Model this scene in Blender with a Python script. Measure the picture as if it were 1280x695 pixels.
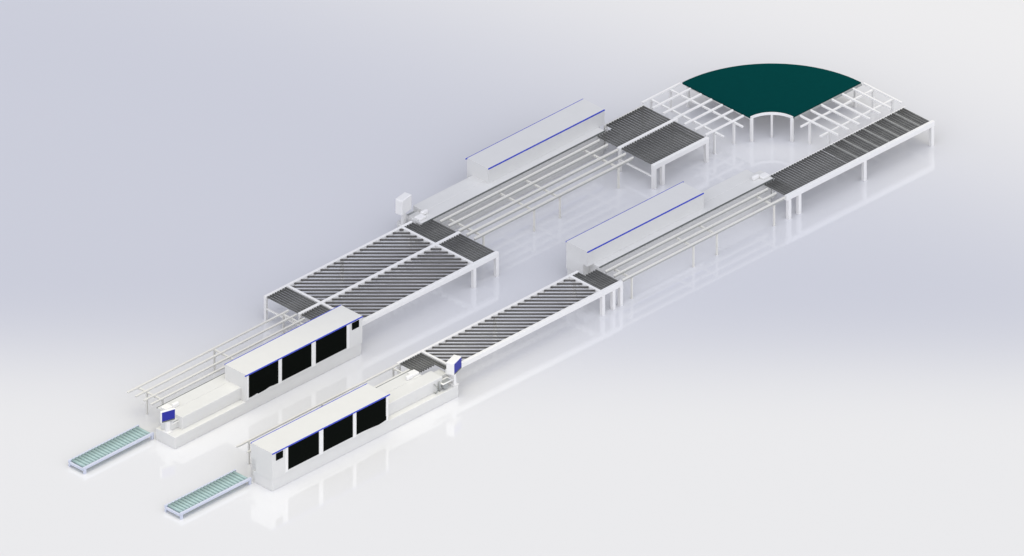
import bpy, bmesh, math
from mathutils import Vector, Matrix

R = math.radians
scene = bpy.context.scene
for o in list(bpy.data.objects):
    bpy.data.objects.remove(o)
C = scene.collection

# ------------------------------------------------------------------ camera
ELEV = 30.66
cam_d = bpy.data.cameras.new('camera')
cam = bpy.data.objects.new('camera', cam_d)
C.objects.link(cam)
cam_d.type = 'ORTHO'
cam_d.ortho_scale = 34.59
cam_d.clip_start = 0.1
cam_d.clip_end = 600
hd = math.cos(R(ELEV)) / math.sqrt(2)
view = Vector((hd, hd, -math.sin(R(ELEV))))
cam.location = -view * 70
cam.rotation_euler = (R(90 - ELEV), 0, R(-45))
scene.camera = cam

# ------------------------------------------------------------------ view transform
scene.view_settings.view_transform = 'Standard'
scene.view_settings.look = 'None'
scene.view_settings.exposure = 0.0
scene.view_settings.gamma = 1.0
scene.view_settings.use_curve_mapping = False

# ------------------------------------------------------------------ studio dome: soft bright side behind
# the viewer and overhead, dim far side (all of it real light, the same for every ray)
world = bpy.data.worlds.new('World')
scene.world = world
world.use_nodes = True
nt = world.node_tree
nt.nodes.clear()
out = nt.nodes.new('ShaderNodeOutputWorld')
bg = nt.nodes.new('ShaderNodeBackground')
tc = nt.nodes.new('ShaderNodeTexCoord')
dot = nt.nodes.new('ShaderNodeVectorMath')
dot.operation = 'DOT_PRODUCT'
dot.inputs[1].default_value = Vector((-0.56, -0.66, 0.50)).normalized()
mr = nt.nodes.new('ShaderNodeMapRange')
mr.inputs['From Min'].default_value = -1
mr.inputs['From Max'].default_value = 1
ramp = nt.nodes.new('ShaderNodeValToRGB')
ramp.color_ramp.elements[0].position = 0.30
ramp.color_ramp.elements[0].color = (0.07, 0.075, 0.10, 1)
ramp.color_ramp.elements[1].position = 0.95
ramp.color_ramp.elements[1].color = (0.885, 0.905, 1.0, 1)
nt.links.new(tc.outputs['Generated'], dot.inputs[0])
nt.links.new(dot.outputs['Value'], mr.inputs['Value'])
nt.links.new(mr.outputs['Result'], ramp.inputs['Fac'])
nt.links.new(ramp.outputs['Color'], bg.inputs['Color'])
bg.inputs['Strength'].default_value = 1.76
nt.links.new(bg.outputs['Background'], out.inputs['Surface'])


def softbox(name, loc, target, sx, sy, power, color, spread=180, roll=None):
    d = bpy.data.lights.new(name, 'AREA')
    d.shape = 'RECTANGLE'
    d.size, d.size_y = sx, sy
    d.energy = power
    d.color = color
    d.spread = R(spread)
    o = bpy.data.objects.new(name, d)
    C.objects.link(o)
    o.location = loc
    v = Vector(target) - Vector(loc)
    if v.length and abs(v.normalized().z) > 0.999:
        o.rotation_euler = (0, 0, roll or 0)
    else:
        o.rotation_euler = v.to_track_quat('-Z', 'Y').to_euler()
    return o


# a long overhead softbox over the near floor and one over the far right corner
softbox('softbox_near', (-13.6, -13.6, 11.5), (-13.6, -13.6, 0), 64, 28, 2080, (1.0, 0.93, 0.60), 56, R(-46))
softbox('softbox_far', (30, 7, 13), (30, 7, 0), 32, 70, 3000, (1.0, 0.92, 0.60), 90, R(13))

# ------------------------------------------------------------------ materials


def mat(name, color, rough=0.5, spec=0.5, metal=0.0, mottle=0.0, scale=6.0, emit=None):
    m = bpy.data.materials.new(name)
    m.use_nodes = True
    n = m.node_tree
    b = n.nodes['Principled BSDF']
    b.inputs['Roughness'].default_value = rough
    b.inputs['Specular IOR Level'].default_value = spec
    b.inputs['Metallic'].default_value = metal
    b.inputs['Base Color'].default_value = (*color, 1)
    if mottle:
        t = n.nodes.new('ShaderNodeTexCoord')
        z = n.nodes.new('ShaderNodeTexNoise')
        z.inputs['Scale'].default_value = scale
        z.inputs['Detail'].default_value = 6
        r = n.nodes.new('ShaderNodeValToRGB')
        r.color_ramp.elements[0].position = 0.3
        r.color_ramp.elements[1].position = 0.7
        r.color_ramp.elements[0].color = (*[c * (1 - mottle) for c in color], 1)
        r.color_ramp.elements[1].color = (*[min(1, c * (1 + mottle)) for c in color], 1)
        n.links.new(t.outputs['Object'], z.inputs['Vector'])
        n.links.new(z.outputs['Fac'], r.inputs['Fac'])
        n.links.new(r.outputs['Color'], b.inputs['Base Color'])
    if emit:
        b.inputs['Emission Color'].default_value = (*emit, 1)
        b.inputs['Emission Strength'].default_value = 1.0
    return m


M = {
    'floor': mat('studio_floor', (0.71, 0.71, 0.725), 0.5, 0.0),
    'paint': mat('warm_white_paint', (0.69, 0.685, 0.66), 0.42, 0.4, mottle=0.012, scale=3),
    'cool': mat('cool_white_paint', (0.70, 0.71, 0.72), 0.4, 0.4, mottle=0.02),
    'white': mat('white_frame_paint', (0.82, 0.81, 0.785), 0.4, 0.4),
    'rail': mat('pale_rail_paint', (0.68, 0.67, 0.63), 0.45, 0.4),
    'bright': mat('bright_rail_paint', (0.73, 0.715, 0.65), 0.45, 0.4),
    'grey': mat('grey_channel', (0.42, 0.42, 0.39), 0.45, 0.4),
    'roller': mat('dark_roller_rubber', (0.115, 0.115, 0.107), 0.5, 0.4, mottle=0.15, scale=14),
    'rollgrey': mat('grey_roller_steel', (0.098, 0.093, 0.085), 0.5, 0.4, mottle=0.12, scale=14),
    'belt': mat('green_belt', (0.0005, 0.045, 0.043), 0.7, 0.02, mottle=0.03, scale=5),
    'black': mat('black_glazing', (0.005, 0.006, 0.005), 0.6, 0.0),
    'blue': mat('blue_stripe_paint', (0.045, 0.07, 0.50), 0.45, 0.3),
    'screen': mat('blue_screen', (0.022, 0.026, 0.27), 0.4, 0.2, emit=(0.002, 0.003, 0.04)),
    'dark': mat('dark_chain', (0.13, 0.14, 0.13), 0.5, 0.3),
    'teal': mat('teal_roller', (0.34, 0.46, 0.445), 0.45, 0.4, mottle=0.05),
    'lilac': mat('lilac_rail_paint', (0.58, 0.61, 0.71), 0.4, 0.4),
    'steel': mat('grey_steel', (0.33, 0.34, 0.33), 0.35, 0.5),
}

fb = M['floor'].node_tree.nodes['Principled BSDF']          # polished clear coat over a pale matt floor
fb.inputs['Coat Weight'].default_value = 1.0
fb.inputs['Coat IOR'].default_value = 1.75
fb.inputs['Coat Roughness'].default_value = 0.065

# ------------------------------------------------------------------ mesh helpers


class MB:
    def __init__(self):
        self.bm = bmesh.new()

    def box(self, a, b, bevel=0.0, seg=2):
        t = bmesh.new()
        bmesh.ops.create_cube(t, size=1)
        s = [abs(b[i] - a[i]) for i in range(3)]
        c = [(a[i] + b[i]) / 2 for i in range(3)]
        for v in t.verts:
            v.co = Vector((v.co.x * s[0] + c[0], v.co.y * s[1] + c[1], v.co.z * s[2] + c[2]))
        if bevel:
            bmesh.ops.bevel(t, geom=t.edges[:], offset=min(bevel, min(s) * 0.45), segments=seg, profile=0.5, affect='EDGES')
        self.join(t)
        return self

    def bar(self, p, q, w, h=None):
        """square bar from p to q"""
        p, q = Vector(p), Vector(q)
        h = h or w
        t = bmesh.new()
        bmesh.ops.create_cube(t, size=1)
        L = (q - p).length
        for v in t.verts:
            v.co = Vector((v.co.x * w, v.co.y * h, v.co.z * L))
        m = (q - p).to_track_quat('Z', 'Y').to_matrix().to_4x4()
        t.transform(Matrix.Translation((p + q) / 2) @ m)
        self.join(t)
        return self

    def rod(self, p, q, r, n=14, bevel=0.0):
        p, q = Vector(p), Vector(q)
        t = bmesh.new()
        bmesh.ops.create_cone(t, cap_ends=True, segments=n, radius1=r, radius2=r, depth=(q - p).length)
        m = (q - p).to_track_quat('Z', 'Y').to_matrix().to_4x4()
        t.transform(Matrix.Translation((p + q) / 2) @ m)
        for f in t.faces:
            f.smooth = len(f.verts) == 4
        self.join(t)
        return self

    def prism(self, pts, axis, a, b):
        """closed outline pts (2D) extruded along an axis from a to b"""
        t = bmesh.new()
        def mk(u, v, w):
            return {'x': (w, u, v), 'y': (u, w, v), 'z': (u, v, w)}[axis]
        lo = [t.verts.new(mk(u, v, a)) for u, v in pts]
        hi = [t.verts.new(mk(u, v, b)) for u, v in pts]
        n = len(pts)
        t.faces.new(lo)
        t.faces.new(hi[::-1])
        for i in range(n):
            t.faces.new((lo[i], hi[i], hi[(i + 1) % n], lo[(i + 1) % n]))
        bmesh.ops.recalc_face_normals(t, faces=t.faces[:])
        self.join(t)
        return self

    def join(self, t):
        me = bpy.data.meshes.new('tmp')
        t.to_mesh(me)
        t.free()
        self.bm.from_mesh(me)
        bpy.data.meshes.remove(me)

    def build(self, name, m, parent=None, sx=1):
        if sx == -1:
            self.bm.transform(Matrix.Diagonal((-1, 1, 1, 1)))
            bmesh.ops.reverse_faces(self.bm, faces=self.bm.faces[:])
        me = bpy.data.meshes.new(name)
        self.bm.to_mesh(me)
        self.bm.free()
        me.materials.append(m)
        o = bpy.data.objects.new(name, me)
        C.objects.link(o)
        if parent:
            o.parent = parent
        return o


def thing(name, label, cat, loc=(0, 0, 0), rz=0, group=None):
    o = bpy.data.objects.new(name, None)
    C.objects.link(o)
    o.location = loc
    o.rotation_euler = (0, 0, rz)
    o['label'] = label
    o['category'] = cat
    if group:
        o['group'] = group
    return o


def copies(src, places):
    """more instances of a part, sharing its mesh, under the same thing"""
    for p in places:
        c = src.copy()
        C.objects.link(c)
        c.parent = src.parent
        c.location = p


# ------------------------------------------------------------------ ground
g = MB()
g.box((-150, -150, -0.2), (150, 150, 0))
go = g.build('ground', M['floor'])
go['kind'] = 'structure'

# ------------------------------------------------------------------ panel processing machines


def jag(x0, x1, z0, z1, bump):
    """window outline; a bump (list of x fraction, drop) makes the ragged lower edge"""
    pts = [(x0, z1), (x0, z0)]
    for f, d in bump:
        pts.append((x0 + (x1 - x0) * f, z0 - d))
    pts += [(x1, z0), (x1, z1)]
    return pts


def machine(label, loc, rz, sx, bumps, monitor, track_end=9.0, feed=False):
    """local frame: operator side y=0 facing -y, hood x 0..5.5, low extension x 5.5..8.8; sx=-1 mirrors it"""
    t = thing('edge_banding_machine', label, 'machine', loc, rz, 'white panel machines with long hoods')
    H0, H1, E1 = 0.0, 5.55, 8.92
    ped_end = min(8.5, track_end - 0.1)
    # base plinth
    b = MB()
    b.box((H0 + 0.02, 0.02, 0), (E1, 0.95, 0.45), 0.02)
    b.build('base', M['paint'], t, sx)
    # block above the ledge, and its slightly lower end piece
    b = MB()
    b.box((H1 - 0.4, 0.24, 0.45), (E1 - 0.55, 0.80, 0.93), 0.02)
    b.box((E1 - 0.57, 0.45, 0.45), (E1 - 0.1, 0.82, 0.80), 0.02)
    b.build('cabinet', M['paint'], t, sx)
    # conveyor track on its pedestal
    b = MB()
    b.box((H0 + 0.30, 0.802, 0.452), (ped_end, 1.30, 0.84), 0.01)
    b.box((H0 + 0.30, 0.953, 0.0), (ped_end, 1.28, 0.45), 0.01)
    b.build('pedestal', M['paint'], t, sx)
    b = MB()
    b.box((H0 + 0.28, 0.802, 0.842), (track_end, 1.29, 0.93), 0.01)
    tr = b.build('conveyor_track', M['paint'], t, sx)
    b = MB()
    b.box((H0 + 0.28, 1.292, 0.885), (track_end, 1.325, 0.922))
    b.build('chain', M['dark'], tr, sx)
    # hood: lower body flush with the front, upper body overhanging the track
    b = MB()
    prof = [(0.0, 0.452), (0.80, 0.452), (0.80, 0.932), (1.02, 0.932), (1.02, 1.46), (1.005, 1.51), (0.02, 1.51), (0.0, 1.49)]
    b.prism(prof, 'x', H0, H1)
    hood = b.build('hood', M['paint'], t, sx)
    # door panels: white uprights between the windows and a light sill line
    for x0, x1 in ((0.62, 0.74), (2.24, 2.42), (3.86, 4.0), (5.44, 5.53)):
        b = MB()
        b.box((x0, -0.012, 0.50), (x1, 0.002, 1.455), 0.004)
        b.build('door_upright', M['white'], hood, sx)
    for i, (x0, x1) in enumerate(((0.76, 2.22), (2.44, 3.84), (4.02, 5.42))):
        b = MB()
        b.prism(jag(x0, x1, 0.565, 1.452, bumps.get(i, [])), 'y', -0.008, 0.01)
        w = b.build('window', M['black'], hood, sx)
    b = MB()
    b.box((0.17, -0.02, 1.16), (0.50, 0.01, 1.43), 0.006)
    b.build('control_display', M['black'], hood, sx)
    b = MB()
    b.box((H0 - 0.01, -0.022, 1.465), (H1 + 0.06, 0.010, 1.501), 0.004)
    b.build('trim_stripe', M['blue'], hood, sx)
    b = MB()
    b.box((H0 - 0.005, 1.0, 1.472), (H1 - 0.0, 1.034, 1.512), 0.004)
    b.build('trim_stripe', M['blue'], hood, sx)
    # end guard plates on the infeed end of the track
    b = MB()
    b.box((track_end - 0.34, 0.90, 0.932), (track_end - 0.02, 1.16, 1.02), 0.02)
    b.box((track_end - 0.62, 0.86, 0.932), (track_end - 0.343, 0.98, 1.08), 0.03)
    b.build('guard', M['white'], t, sx)
    # edge feed unit: a hoop handle, a motor block and a coil plate
    if feed:
        b = MB()
        pts = [(E1 - 0.95, 0.24 + 0.16 * math.cos(a), 0.62 + 0.16 * math.sin(a)) for a in [i * math.pi / 8 for i in range(17)]]
        for p, q in zip(pts, pts[1:]):
            b.rod(p, q, 0.022, 8)
        b.rod((E1 - 0.75, 0.18, 0.47), (E1 - 0.75, 0.18, 0.82), 0.035, 12)
        b.rod((E1 - 0.52, 0.30, 0.58), (E1 - 0.52, 0.10, 0.58), 0.10, 16)
        b.build('feed_unit', M['steel'], t, sx)
    # operator monitor on its post
    if monitor:
        (px, py), yaw, w, d, h, zc = monitor
        b = MB()
        b.box((px - 0.06, py - 0.06, 0.45), (px + 0.06, py + 0.06, zc - h / 2 - 0.004), 0.01)
        b.box((px - 0.13, py - 0.13, 0.451), (px + 0.13, py + 0.13, 0.475), 0.008)
        post = b.build('monitor_post', M['white'], t, sx)
        b = MB()
        b.box((-w / 2 - 0.03, -d / 2, -h / 2), (w / 2 + 0.03, d / 2, h / 2), 0.03)
        mo = b.build('monitor', M['white'], t)
        mo.location = (px * sx, py, zc)
        mo.rotation_euler = (0, 0, yaw)
        b = MB()
        b.box((-w / 2, -d / 2 - 0.012, -h / 2 + 0.085), (w / 2, -d / 2 - 0.001, h / 2 - 0.03), 0.004)
        b.build('screen', M['screen'], mo)
        b = MB()
        b.box((-w / 2, -d / 2 - 0.014, -h / 2 + 0.035), (w / 2, -d / 2 - 0.001, -h / 2 + 0.08), 0.004)
        b.build('monitor_frame', M['dark'], mo)
        b = MB()
        b.box((px - 0.62, py - 0.10, 0.70), (px - 0.12, py + 0.20, 0.73), 0.008)
        b.box((px - 0.40, py + 0.0, 0.451), (px - 0.34, py + 0.06, 0.70))
        sh = b.build('keyboard_shelf', M['white'], t, sx)
        b = MB()
        b.box((px - 0.55, py - 0.06, 0.731), (px - 0.22, py + 0.10, 0.75), 0.005)
        b.build('keyboard', M['steel'], sh, sx)
    return t


machine('left machine with three black windows and a blue screen at its low left end',
        (-7.15, 0.0, 0), 0, -1,
        {2: [(0.12, 0.0), (0.3, -0.025), (0.45, 0.01), (0.68, 0.02), (0.72, -0.015), (0.9, 0.01)]},
        ((8.80, 0.50), R(-16), 0.50, 0.10, 0.46, 1.08), 8.5)
machine('machine with three black windows nearest the viewer, at bottom centre',
        (-15.75, -4.30, 0), 0, 1,
        {2: [(0.25, 0.0), (0.5, 0.02), (0.75, 0.05), (0.9, 0.03), (1.02, 0.0), (1.045, -0.08), (1.0, -0.16)]},
        ((8.85, 0.18), R(18), 0.52, 0.30, 0.48, 1.20), 7.95, True)
machine('machine seen from behind in the far line, between the two lane tables',
        (8.30, 4.90, 0), math.pi, 1, {}, ((8.95, 0.36), R(10), 0.52, 0.30, 0.58, 1.28))
machine('machine seen from behind in the near line, between the two single lane tables',
        (1.22, -1.37, 0), math.pi, -1, {}, None, 8.6)

# ------------------------------------------------------------------ outrigger rails beside each machine


def support_rails(label, x0, x1, ys, legs, ties, z=0.95, w=0.07, m='rail', under=None):
    drop = 0.122 if under else 0.062
    t = thing('support_rail_frame', label, 'support frame', (0, 0, 0), 0, 'rail frames beside the panel machines')
    for y in ys:
        b = MB()
        b.box((x0, y - w / 2, z - 0.06), (x1, y + w / 2, z), 0.008)
        r = b.build('rail', M[m], t)
        if under:
            b = MB()
            b.box((x0 + 0.02, y - w / 2 + 0.008, z - 0.12), (x1 - 0.02, y + w / 2 - 0.008, z - 0.062))
            b.build('channel', M[under], r)
    for x in ties:
        b = MB()
        b.box((x - 0.03, min(ys) - 0.03, z - drop - 0.06), (x + 0.03, max(ys) + 0.03, z - drop))
        b.build('cross_bar', M[m], t)
    for x, y in legs:
        b = MB()
        b.box((x - 0.028, y - 0.028, 0), (x + 0.028, y + 0.028, z - drop))
        b.build('leg', M[m], t)
    return t


support_rails('four pale parallel rails on legs behind the left machine with windows',
              -15.65, -7.95, (1.60, 1.95, 2.34, 2.72), [(-15.1, 2.34), (-11.5, 2.72), (-8.2, 2.72), (-11.5, 1.60), (-15.1, 1.60)], (-15.1, -11.5, -8.2))
support_rails('two pale rails on legs behind the nearest machine with windows',
              -15.6, -7.85, (-2.95, -2.43), [(-15.0, -2.43), (-11.5, -2.43), (-8.1, -2.43), (-8.1, -2.95)], (-15.0, -11.5, -8.1))
support_rails('five pale parallel rails on legs in front of the far upper machine',
              -0.15, 7.45, (3.28, 2.87, 2.40, 2.02, 1.66), [(2.72, 1.66), (3.95, 1.66), (6.75, 1.66), (0.3, 1.66)], (0.3, 2.72, 3.95, 6.75), w=0.055, m='bright', under='grey')
support_rails('three pale parallel rails on thin legs in front of the centre right machine',
              1.45, 9.2, (-3.02, -3.42, -3.82), [(1.9, -3.82), (4.85, -3.82), (5.97, -3.82), (8.7, -3.82)], (1.9, 4.85, 5.97, 8.7), w=0.055, m='bright', under='grey')

# ------------------------------------------------------------------ roller tables
ZT = 0.95
RZ = 0.905


def rollers(parent, x0, x1, y0, y1, pitch, r, m):
    """closely spaced rollers across the lane (along y)"""
    n = max(1, round((x1 - x0) / pitch))
    p = (x1 - x0) / n
    b = MB()
    b.rod((0, y0, 0), (0, y1, 0), r)
    s = b.build('roller', m, parent)
    s.location = (x0 + p / 2, 0, RZ)
    copies(s, [(x0 + p * (i + 0.5), 0, RZ) for i in range(1, n)])


def diagonal_rollers(parent, x0, x1, y0, y1, pitch, r, m):
    """rollers at 45 degrees, each cut to the lane"""
    c = x0 - y1 + pitch * 0.7
    while c < x1 - y0:
        # line: x - y = c0 runs up-left..., rollers run along (1,-1): x + y = const
        c += pitch * math.sqrt(2)
    k = x0 + y0 + pitch * math.sqrt(2) * 0.6
    while k < x1 + y1 - 0.05:
        # points on x + y = k inside the rectangle
        ya, yb = max(y0, k - x1), min(y1, k - x0)
        if yb - ya > 0.08:
            b = MB()
            b.rod((k - ya, ya, RZ), (k - yb, yb, RZ), r)
            b.build('roller', m, parent)
        k += pitch * math.sqrt(2)


def leg(parent, x, y, w=0.13, z=0.80):
    b = MB()
    b.box((x - w / 2, y - w / 2, 0), (x + w / 2, y + w / 2, z), 0.006)
    b.build('leg', M['white'], parent)


def beam(parent, name, a, b_, bevel=0.008, m='white'):
    b = MB()
    b.box(a, b_, bevel)
    return b.build(name, M[m], parent)


GT = 'white framed roller tables'
# --- wide two lane table in the far line
t = thing('roller_table', 'wide two lane roller table with slanted rollers, left of centre', 'roller table', (0, 0, 0), 0, GT)
YF, YB, YD = 0.47, 3.92, 2.28
beam(t, 'side_rail', (-7.0, YF - 0.06, 0.76), (-0.22, YF + 0.06, 0.952))
beam(t, 'side_rail', (-7.9, YB - 0.05, 0.80), (-0.86, YB + 0.05, 0.952))
beam(t, 'divider', (-7.9, YD - 0.06, 0.80), (-0.22, YD + 0.06, 0.962))
for x in (-6.84, -1.36):
    beam(t, 'cross_rail', (x - 0.05, YF + 0.062, 0.79), (x + 0.05, YD - 0.062, 0.957))
    beam(t, 'cross_rail', (x - 0.05, YD + 0.062, 0.79), (x + 0.05, YB - 0.052, 0.957))
rollers(t, -7.86, -6.90, YD + 0.07, YB - 0.06, 0.120, 0.036, M['roller'])
rollers(t, -7.86, -6.90, 1.42, YD - 0.07, 0.120, 0.036, M['roller'])
rollers(t, -1.30, -0.84, YD + 0.07, YB - 0.06, 0.122, 0.0365, M['roller'])
rollers(t, -0.84, -0.24, YD + 0.07, 3.55, 0.122, 0.0365, M['roller'])
rollers(t, -1.30, -0.24, YF + 0.07, YD - 0.07, 0.122, 0.0365, M['roller'])
diagonal_rollers(t, -6.78, -1.42, YD + 0.07, YB - 0.06, 0.222, 0.033, M['rollgrey'])
diagonal_rollers(t, -6.78, -1.42, YF + 0.07, YD - 0.07, 0.222, 0.033, M['rollgrey'])
for x, y in ((-1.36, YF), (-0.28, YF), (-6.9, YF)):
    leg(t, x, y, z=0.759)
for x, y in ((-7.84, YB), (-4.2, YB), (-0.95, YB), (-7.84, YD), (-0.30, YD)):
    leg(t, x, y, 0.10, 0.799)
beam(t, 'brace', (-7.87, YD + 0.05, 0.42), (-7.81, YB - 0.05, 0.48))
beam(t, 'brace', (-0.33, YF + 0.065, 0.62), (-0.26, YD - 0.05, 0.68))

# --- single lane table of the near line
t = thing('roller_table', 'single lane roller table with slanted rollers and white rim, below centre', 'roller table', (0, 0, 0), 0, GT)
YF, YB = -3.87, -2.38
beam(t, 'side_rail', (-7.0, YF - 0.06, 0.76), (1.37, YF + 0.06, 0.952))
beam(t, 'side_rail', (-7.85, YB - 0.05, 0.80), (0.78, YB + 0.05, 0.952))
for x in (-6.70, 0.37):
    beam(t, 'cross_rail', (x - 0.05, YF + 0.062, 0.79), (x + 0.05, YB - 0.052, 0.957))
rollers(t, -7.80, -6.99, -3.30, YB - 0.06, 0.122, 0.0365, M['roller'])
rollers(t, -6.99, -6.76, YF + 0.07, YB - 0.06, 0.122, 0.0365, M['roller'])
rollers(t, 0.43, 0.78, YF + 0.07, YB - 0.06, 0.122, 0.0365, M['roller'])
rollers(t, 0.78, 1.34, YF + 0.07, -2.72, 0.122, 0.0365, M['roller'])
diagonal_rollers(t, -6.64, 0.31, YF + 0.07, YB - 0.06, 0.222, 0.033, M['rollgrey'])
for x, y in ((0.45, YF), (0.95, YF), (1.31, YF), (-6.85, YF)):
    leg(t, x, y, z=0.759)
for x, y in ((-7.78, YB), (-3.2, YB), (0.60, YB)):
    leg(t, x, y, 0.10, 0.799)
beam(t, 'brace', (1.28, YF + 0.065, 0.66), (1.34, -2.75, 0.72))

# --- far two lane table before the fan
t = thing('roller_table', 'short two lane table of close dark rollers beside the green fan conveyor', 'roller table', (0, 0, 0), 0, GT)
YF, YB, YD = 0.80, 3.86, 2.42
beam(t, 'side_rail', (7.50, YF - 0.06, 0.76), (10.16, YF + 0.06, 0.952))
beam(t, 'side_rail', (8.25, YB - 0.03, 0.80), (10.16, YB + 0.01, 0.935), m='rail')
beam(t, 'divider', (7.50, YD - 0.06, 0.80), (10.30, YD + 0.06, 0.962))
rollers(t, 7.56, 8.30, YD + 0.07, 3.50, 0.122, 0.0365, M['roller'])
rollers(t, 8.30, 10.14, YD + 0.07, YB - 0.04, 0.122, 0.0365, M['roller'])
rollers(t, 7.56, 10.14, YF + 0.07, YD - 0.07, 0.122, 0.0365, M['roller'])
for x, y in ((7.58, YF), (7.98, YF), (10.08, YF)):
    leg(t, x, y, z=0.759)
for x, y in ((7.58, YD), (10.1, YD), (8.32, YB - 0.02), (10.1, YB - 0.02)):
    leg(t, x, y, 0.10, 0.799)
beam(t, 'brace', (7.55, YF + 0.07, 0.42), (7.61, YD - 0.06, 0.48))
beam(t, 'brace', (10.05, YF + 0.07, 0.62), (10.11, YD - 0.06, 0.68))

# --- far single lane table on the right
t = thing('roller_table', 'long single lane table of dark rollers at far right', 'roller table', (0, 0, 0), 0, GT)
YF, YB = -3.82, -2.44
beam(t, 'side_rail', (9.25, YF - 0.06, 0.76), (16.32, YF + 0.06, 0.952))
beam(t, 'side_rail', (9.85, YB - 0.04, 0.80), (16.32, YB + 0.0, 0.935))
rollers(t, 9.30, 9.85, YF + 0.07, -2.75, 0.122, 0.0365, M['roller'])
rollers(t, 9.85, 12.30, YF + 0.07, YB - 0.05, 0.122, 0.0365, M['roller'])
x = 12.32
while x < 16.2:
    rollers(t, x, x + 0.46, YF + 0.07, YB - 0.05, 0.122, 0.0365, M['roller'])
    if x + 0.49 < 16.2:
        beam(t, 'transfer_belt', (x + 0.468, YF + 0.08, 0.90), (x + 0.487, YB - 0.06, 0.945), 0.004, 'grey')
    x += 0.495
for x, y in ((9.40, YF), (9.88, YF), (13.0, YF), (16.22, YF)):
    leg(t, x, y, z=0.759)
leg(t, 9.95, YB - 0.02, 0.10, 0.799)
leg(t, 13.0, YB - 0.02, 0.10, 0.799)
leg(t, 16.22, YB - 0.02, 0.10, 0.799)
beam(t, 'brace', (16.19, YF + 0.07, 0.62), (16.25, YB - 0.08, 0.68))

# ------------------------------------------------------------------ quarter circle belt conveyor
CX, CY, RO, RI = 12.08, -0.33, 4.27, 1.0
t = thing('curved_conveyor', 'dark green quarter circle belt conveyor on white legs', 'conveyor', (CX, CY, 0))


def sector(ri, ro, z0, z1, a0=0.0, a1=90.0, n=48):
    pts = []
    for i in range(n + 1):
        a = R(a0 + (a1 - a0) * i / n)
        pts.append((ro * math.cos(a), ro * math.sin(a)))
    for i in range(n, -1, -1):
        a = R(a0 + (a1 - a0) * i / n)
        pts.append((ri * math.cos(a), ri * math.sin(a)))
    # faces as quads so that the big sector stays clean
    t_ = bmesh.new()
    m = n + 1
    ring = {}
    for zz in (z0, z1):
        ring[zz] = [t_.verts.new((x, y, zz)) for x, y in pts]
    for i in range(n):
        for zz in (z0, z1):
            v = ring[zz]
            t_.faces.new((v[i], v[i + 1], v[2 * m - 2 - i], v[2 * m - 1 - i]))
    lo, hi = ring[z0], ring[z1]
    N = len(pts)
    for i in range(N):
        t_.faces.new((lo[i], lo[(i + 1) % N], hi[(i + 1) % N], hi[i]))
    bmesh.ops.recalc_face_normals(t_, faces=t_.faces[:])
    b = MB()
    b.join(t_)
    return b


sector(RI + 0.03, RO, 0.90, 0.97).build('belt', M['belt'], t)
sector(RI + 0.10, RO - 0.27, 0.865, 0.895, 2, 88).build('bounce_panel', M['white'], t)  # white panel added under the belt to bounce light onto the floor
sector(RI - 0.02, RI + 0.027, 0.90, 0.985).build('inner_rim', M['white'], t)
sector(RO - 0.25, RO - 0.02, 0.84, 0.898).build('outer_rim', M['white'], t)
beam(t, 'end_rail', (0.02, RI + 0.05, 0.84), (0.10, RO - 0.27, 0.898), m='rail')
beam(t, 'end_rail', (RI + 0.05, 0.02, 0.84), (RO - 0.27, 0.10, 0.898), m='rail')
beam(t, 'end_roller_guard', (RI + 0.06, -0.07, 0.88), (RO - 0.02, -0.01, 0.945), m='steel')
for rr, ang, w in ((RI, 88, 0.09), (RI, 45, 0.06), (RI, 2, 0.09), (RO - 0.13, 88, 0.09), (RO - 0.13, 66, 0.09), (RO - 0.13, 45, 0.09),
                   (RO - 0.13, 24, 0.09), (RO - 0.13, 2, 0.09)):
    x, y = rr * math.cos(R(ang)), rr * math.sin(R(ang))
    leg(t, x, y, w, 0.898 if rr == RI else 0.838)

# ------------------------------------------------------------------ ladder frames on both sides of the fan


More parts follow.
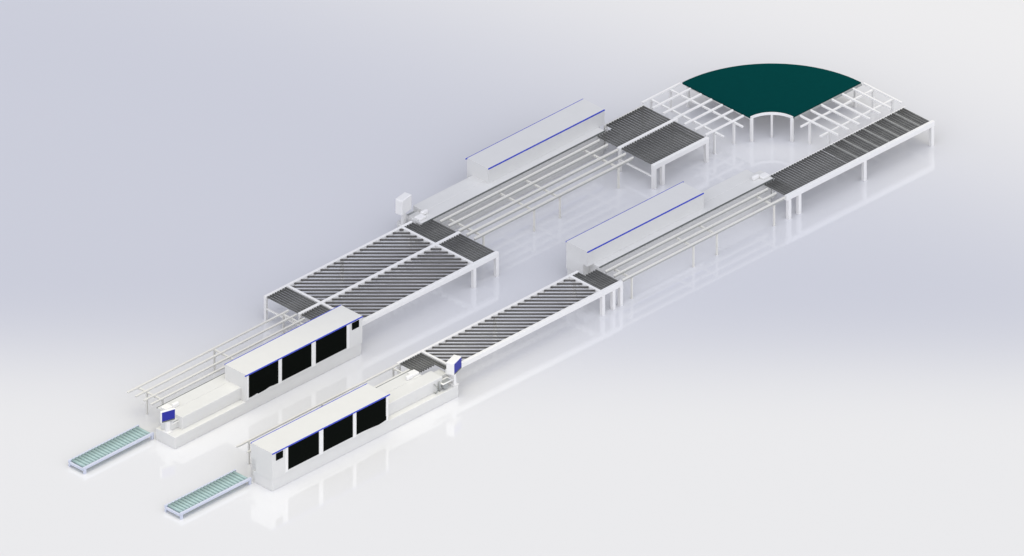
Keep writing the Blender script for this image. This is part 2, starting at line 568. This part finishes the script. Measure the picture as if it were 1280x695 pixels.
def ladder(label, along_x):
    t = thing('slatted_bar_frame', label, 'bar frame', (CX, CY, 0), 0, 'white bar frames beside the green conveyor')

    def P(u, v, z):          # u: distance out from the fan edge, v: distance along the edge from its centre
        return (-u, v, z) if along_x else (v, -u, z)

    def piece(name, u0, v0, z0, u1, v1, z1):
        a, b_ = P(u0, v0, z0), P(u1, v1, z1)
        beam(t, name, [min(a[i], b_[i]) for i in range(3)], [max(a[i], b_[i]) for i in range(3)], 0.006)
    for i in range(7):
        v = 1.31 + 0.505 * i
        piece('slat_bar', 0.04, v - 0.034, 0.885, 1.86, v + 0.034, 0.95)
    for u in (0.50, 1.42):
        piece('cross_bar', u - 0.034, 0.88, 0.82, u + 0.034, 4.45, 0.883)
    for u in (0.50, 1.42):
        for v in (1.31, 4.34):
            x, y, _ = P(u, v, 0)
            leg(t, x, y, 0.075, 0.818)
    return t


ladder('white frame of parallel bars between the green conveyor and the short dark table', True)
ladder('white frame of parallel bars between the green conveyor and the long right table', False)

# ------------------------------------------------------------------ low roller conveyors at the left ends


def infeed(label, x0, x1, y0, y1):
    t = thing('infeed_conveyor', label, 'conveyor', ((x0 + x1) / 2, (y0 + y1) / 2, 0), 0, 'low teal roller conveyors')
    L, W = (x1 - x0) / 2, (y1 - y0) / 2
    for s in (-1, 1):
        beam(t, 'side_rail', (-L, s * W - 0.035, 0.16), (L, s * W + 0.035, 0.255), m='lilac')
        for x in (-L + 0.06, L - 0.06):
            b = MB()
            b.box((x - 0.05, s * W - 0.032, 0), (x + 0.05, s * W + 0.032, 0.158), 0.005)
            b.build('leg', M['lilac'], t)
    beam(t, 'end_bar', (-L, -W + 0.036, 0.10), (-L + 0.06, W - 0.036, 0.19), m='lilac')
    n = 21
    b = MB()
    b.rod((0, -W + 0.04, 0), (0, W - 0.04, 0), 0.062)
    s = b.build('roller', M['teal'], t)
    p = (2 * L - 0.14) / n
    xs = [-L + 0.07 + p * (i + 0.5) for i in range(n)]
    s.location = (xs[0], 0, 0.205)
    copies(s, [(q, 0, 0.205) for q in xs[1:]])


infeed('low teal roller conveyor at the far left, beside the left machine', -19.42, -16.08, 1.05, 1.75)
infeed('low teal roller conveyor nearest the viewer, beside the bottom centre machine', -19.24, -15.86, -3.39, -2.66)

bpy.context.view_layer.update()
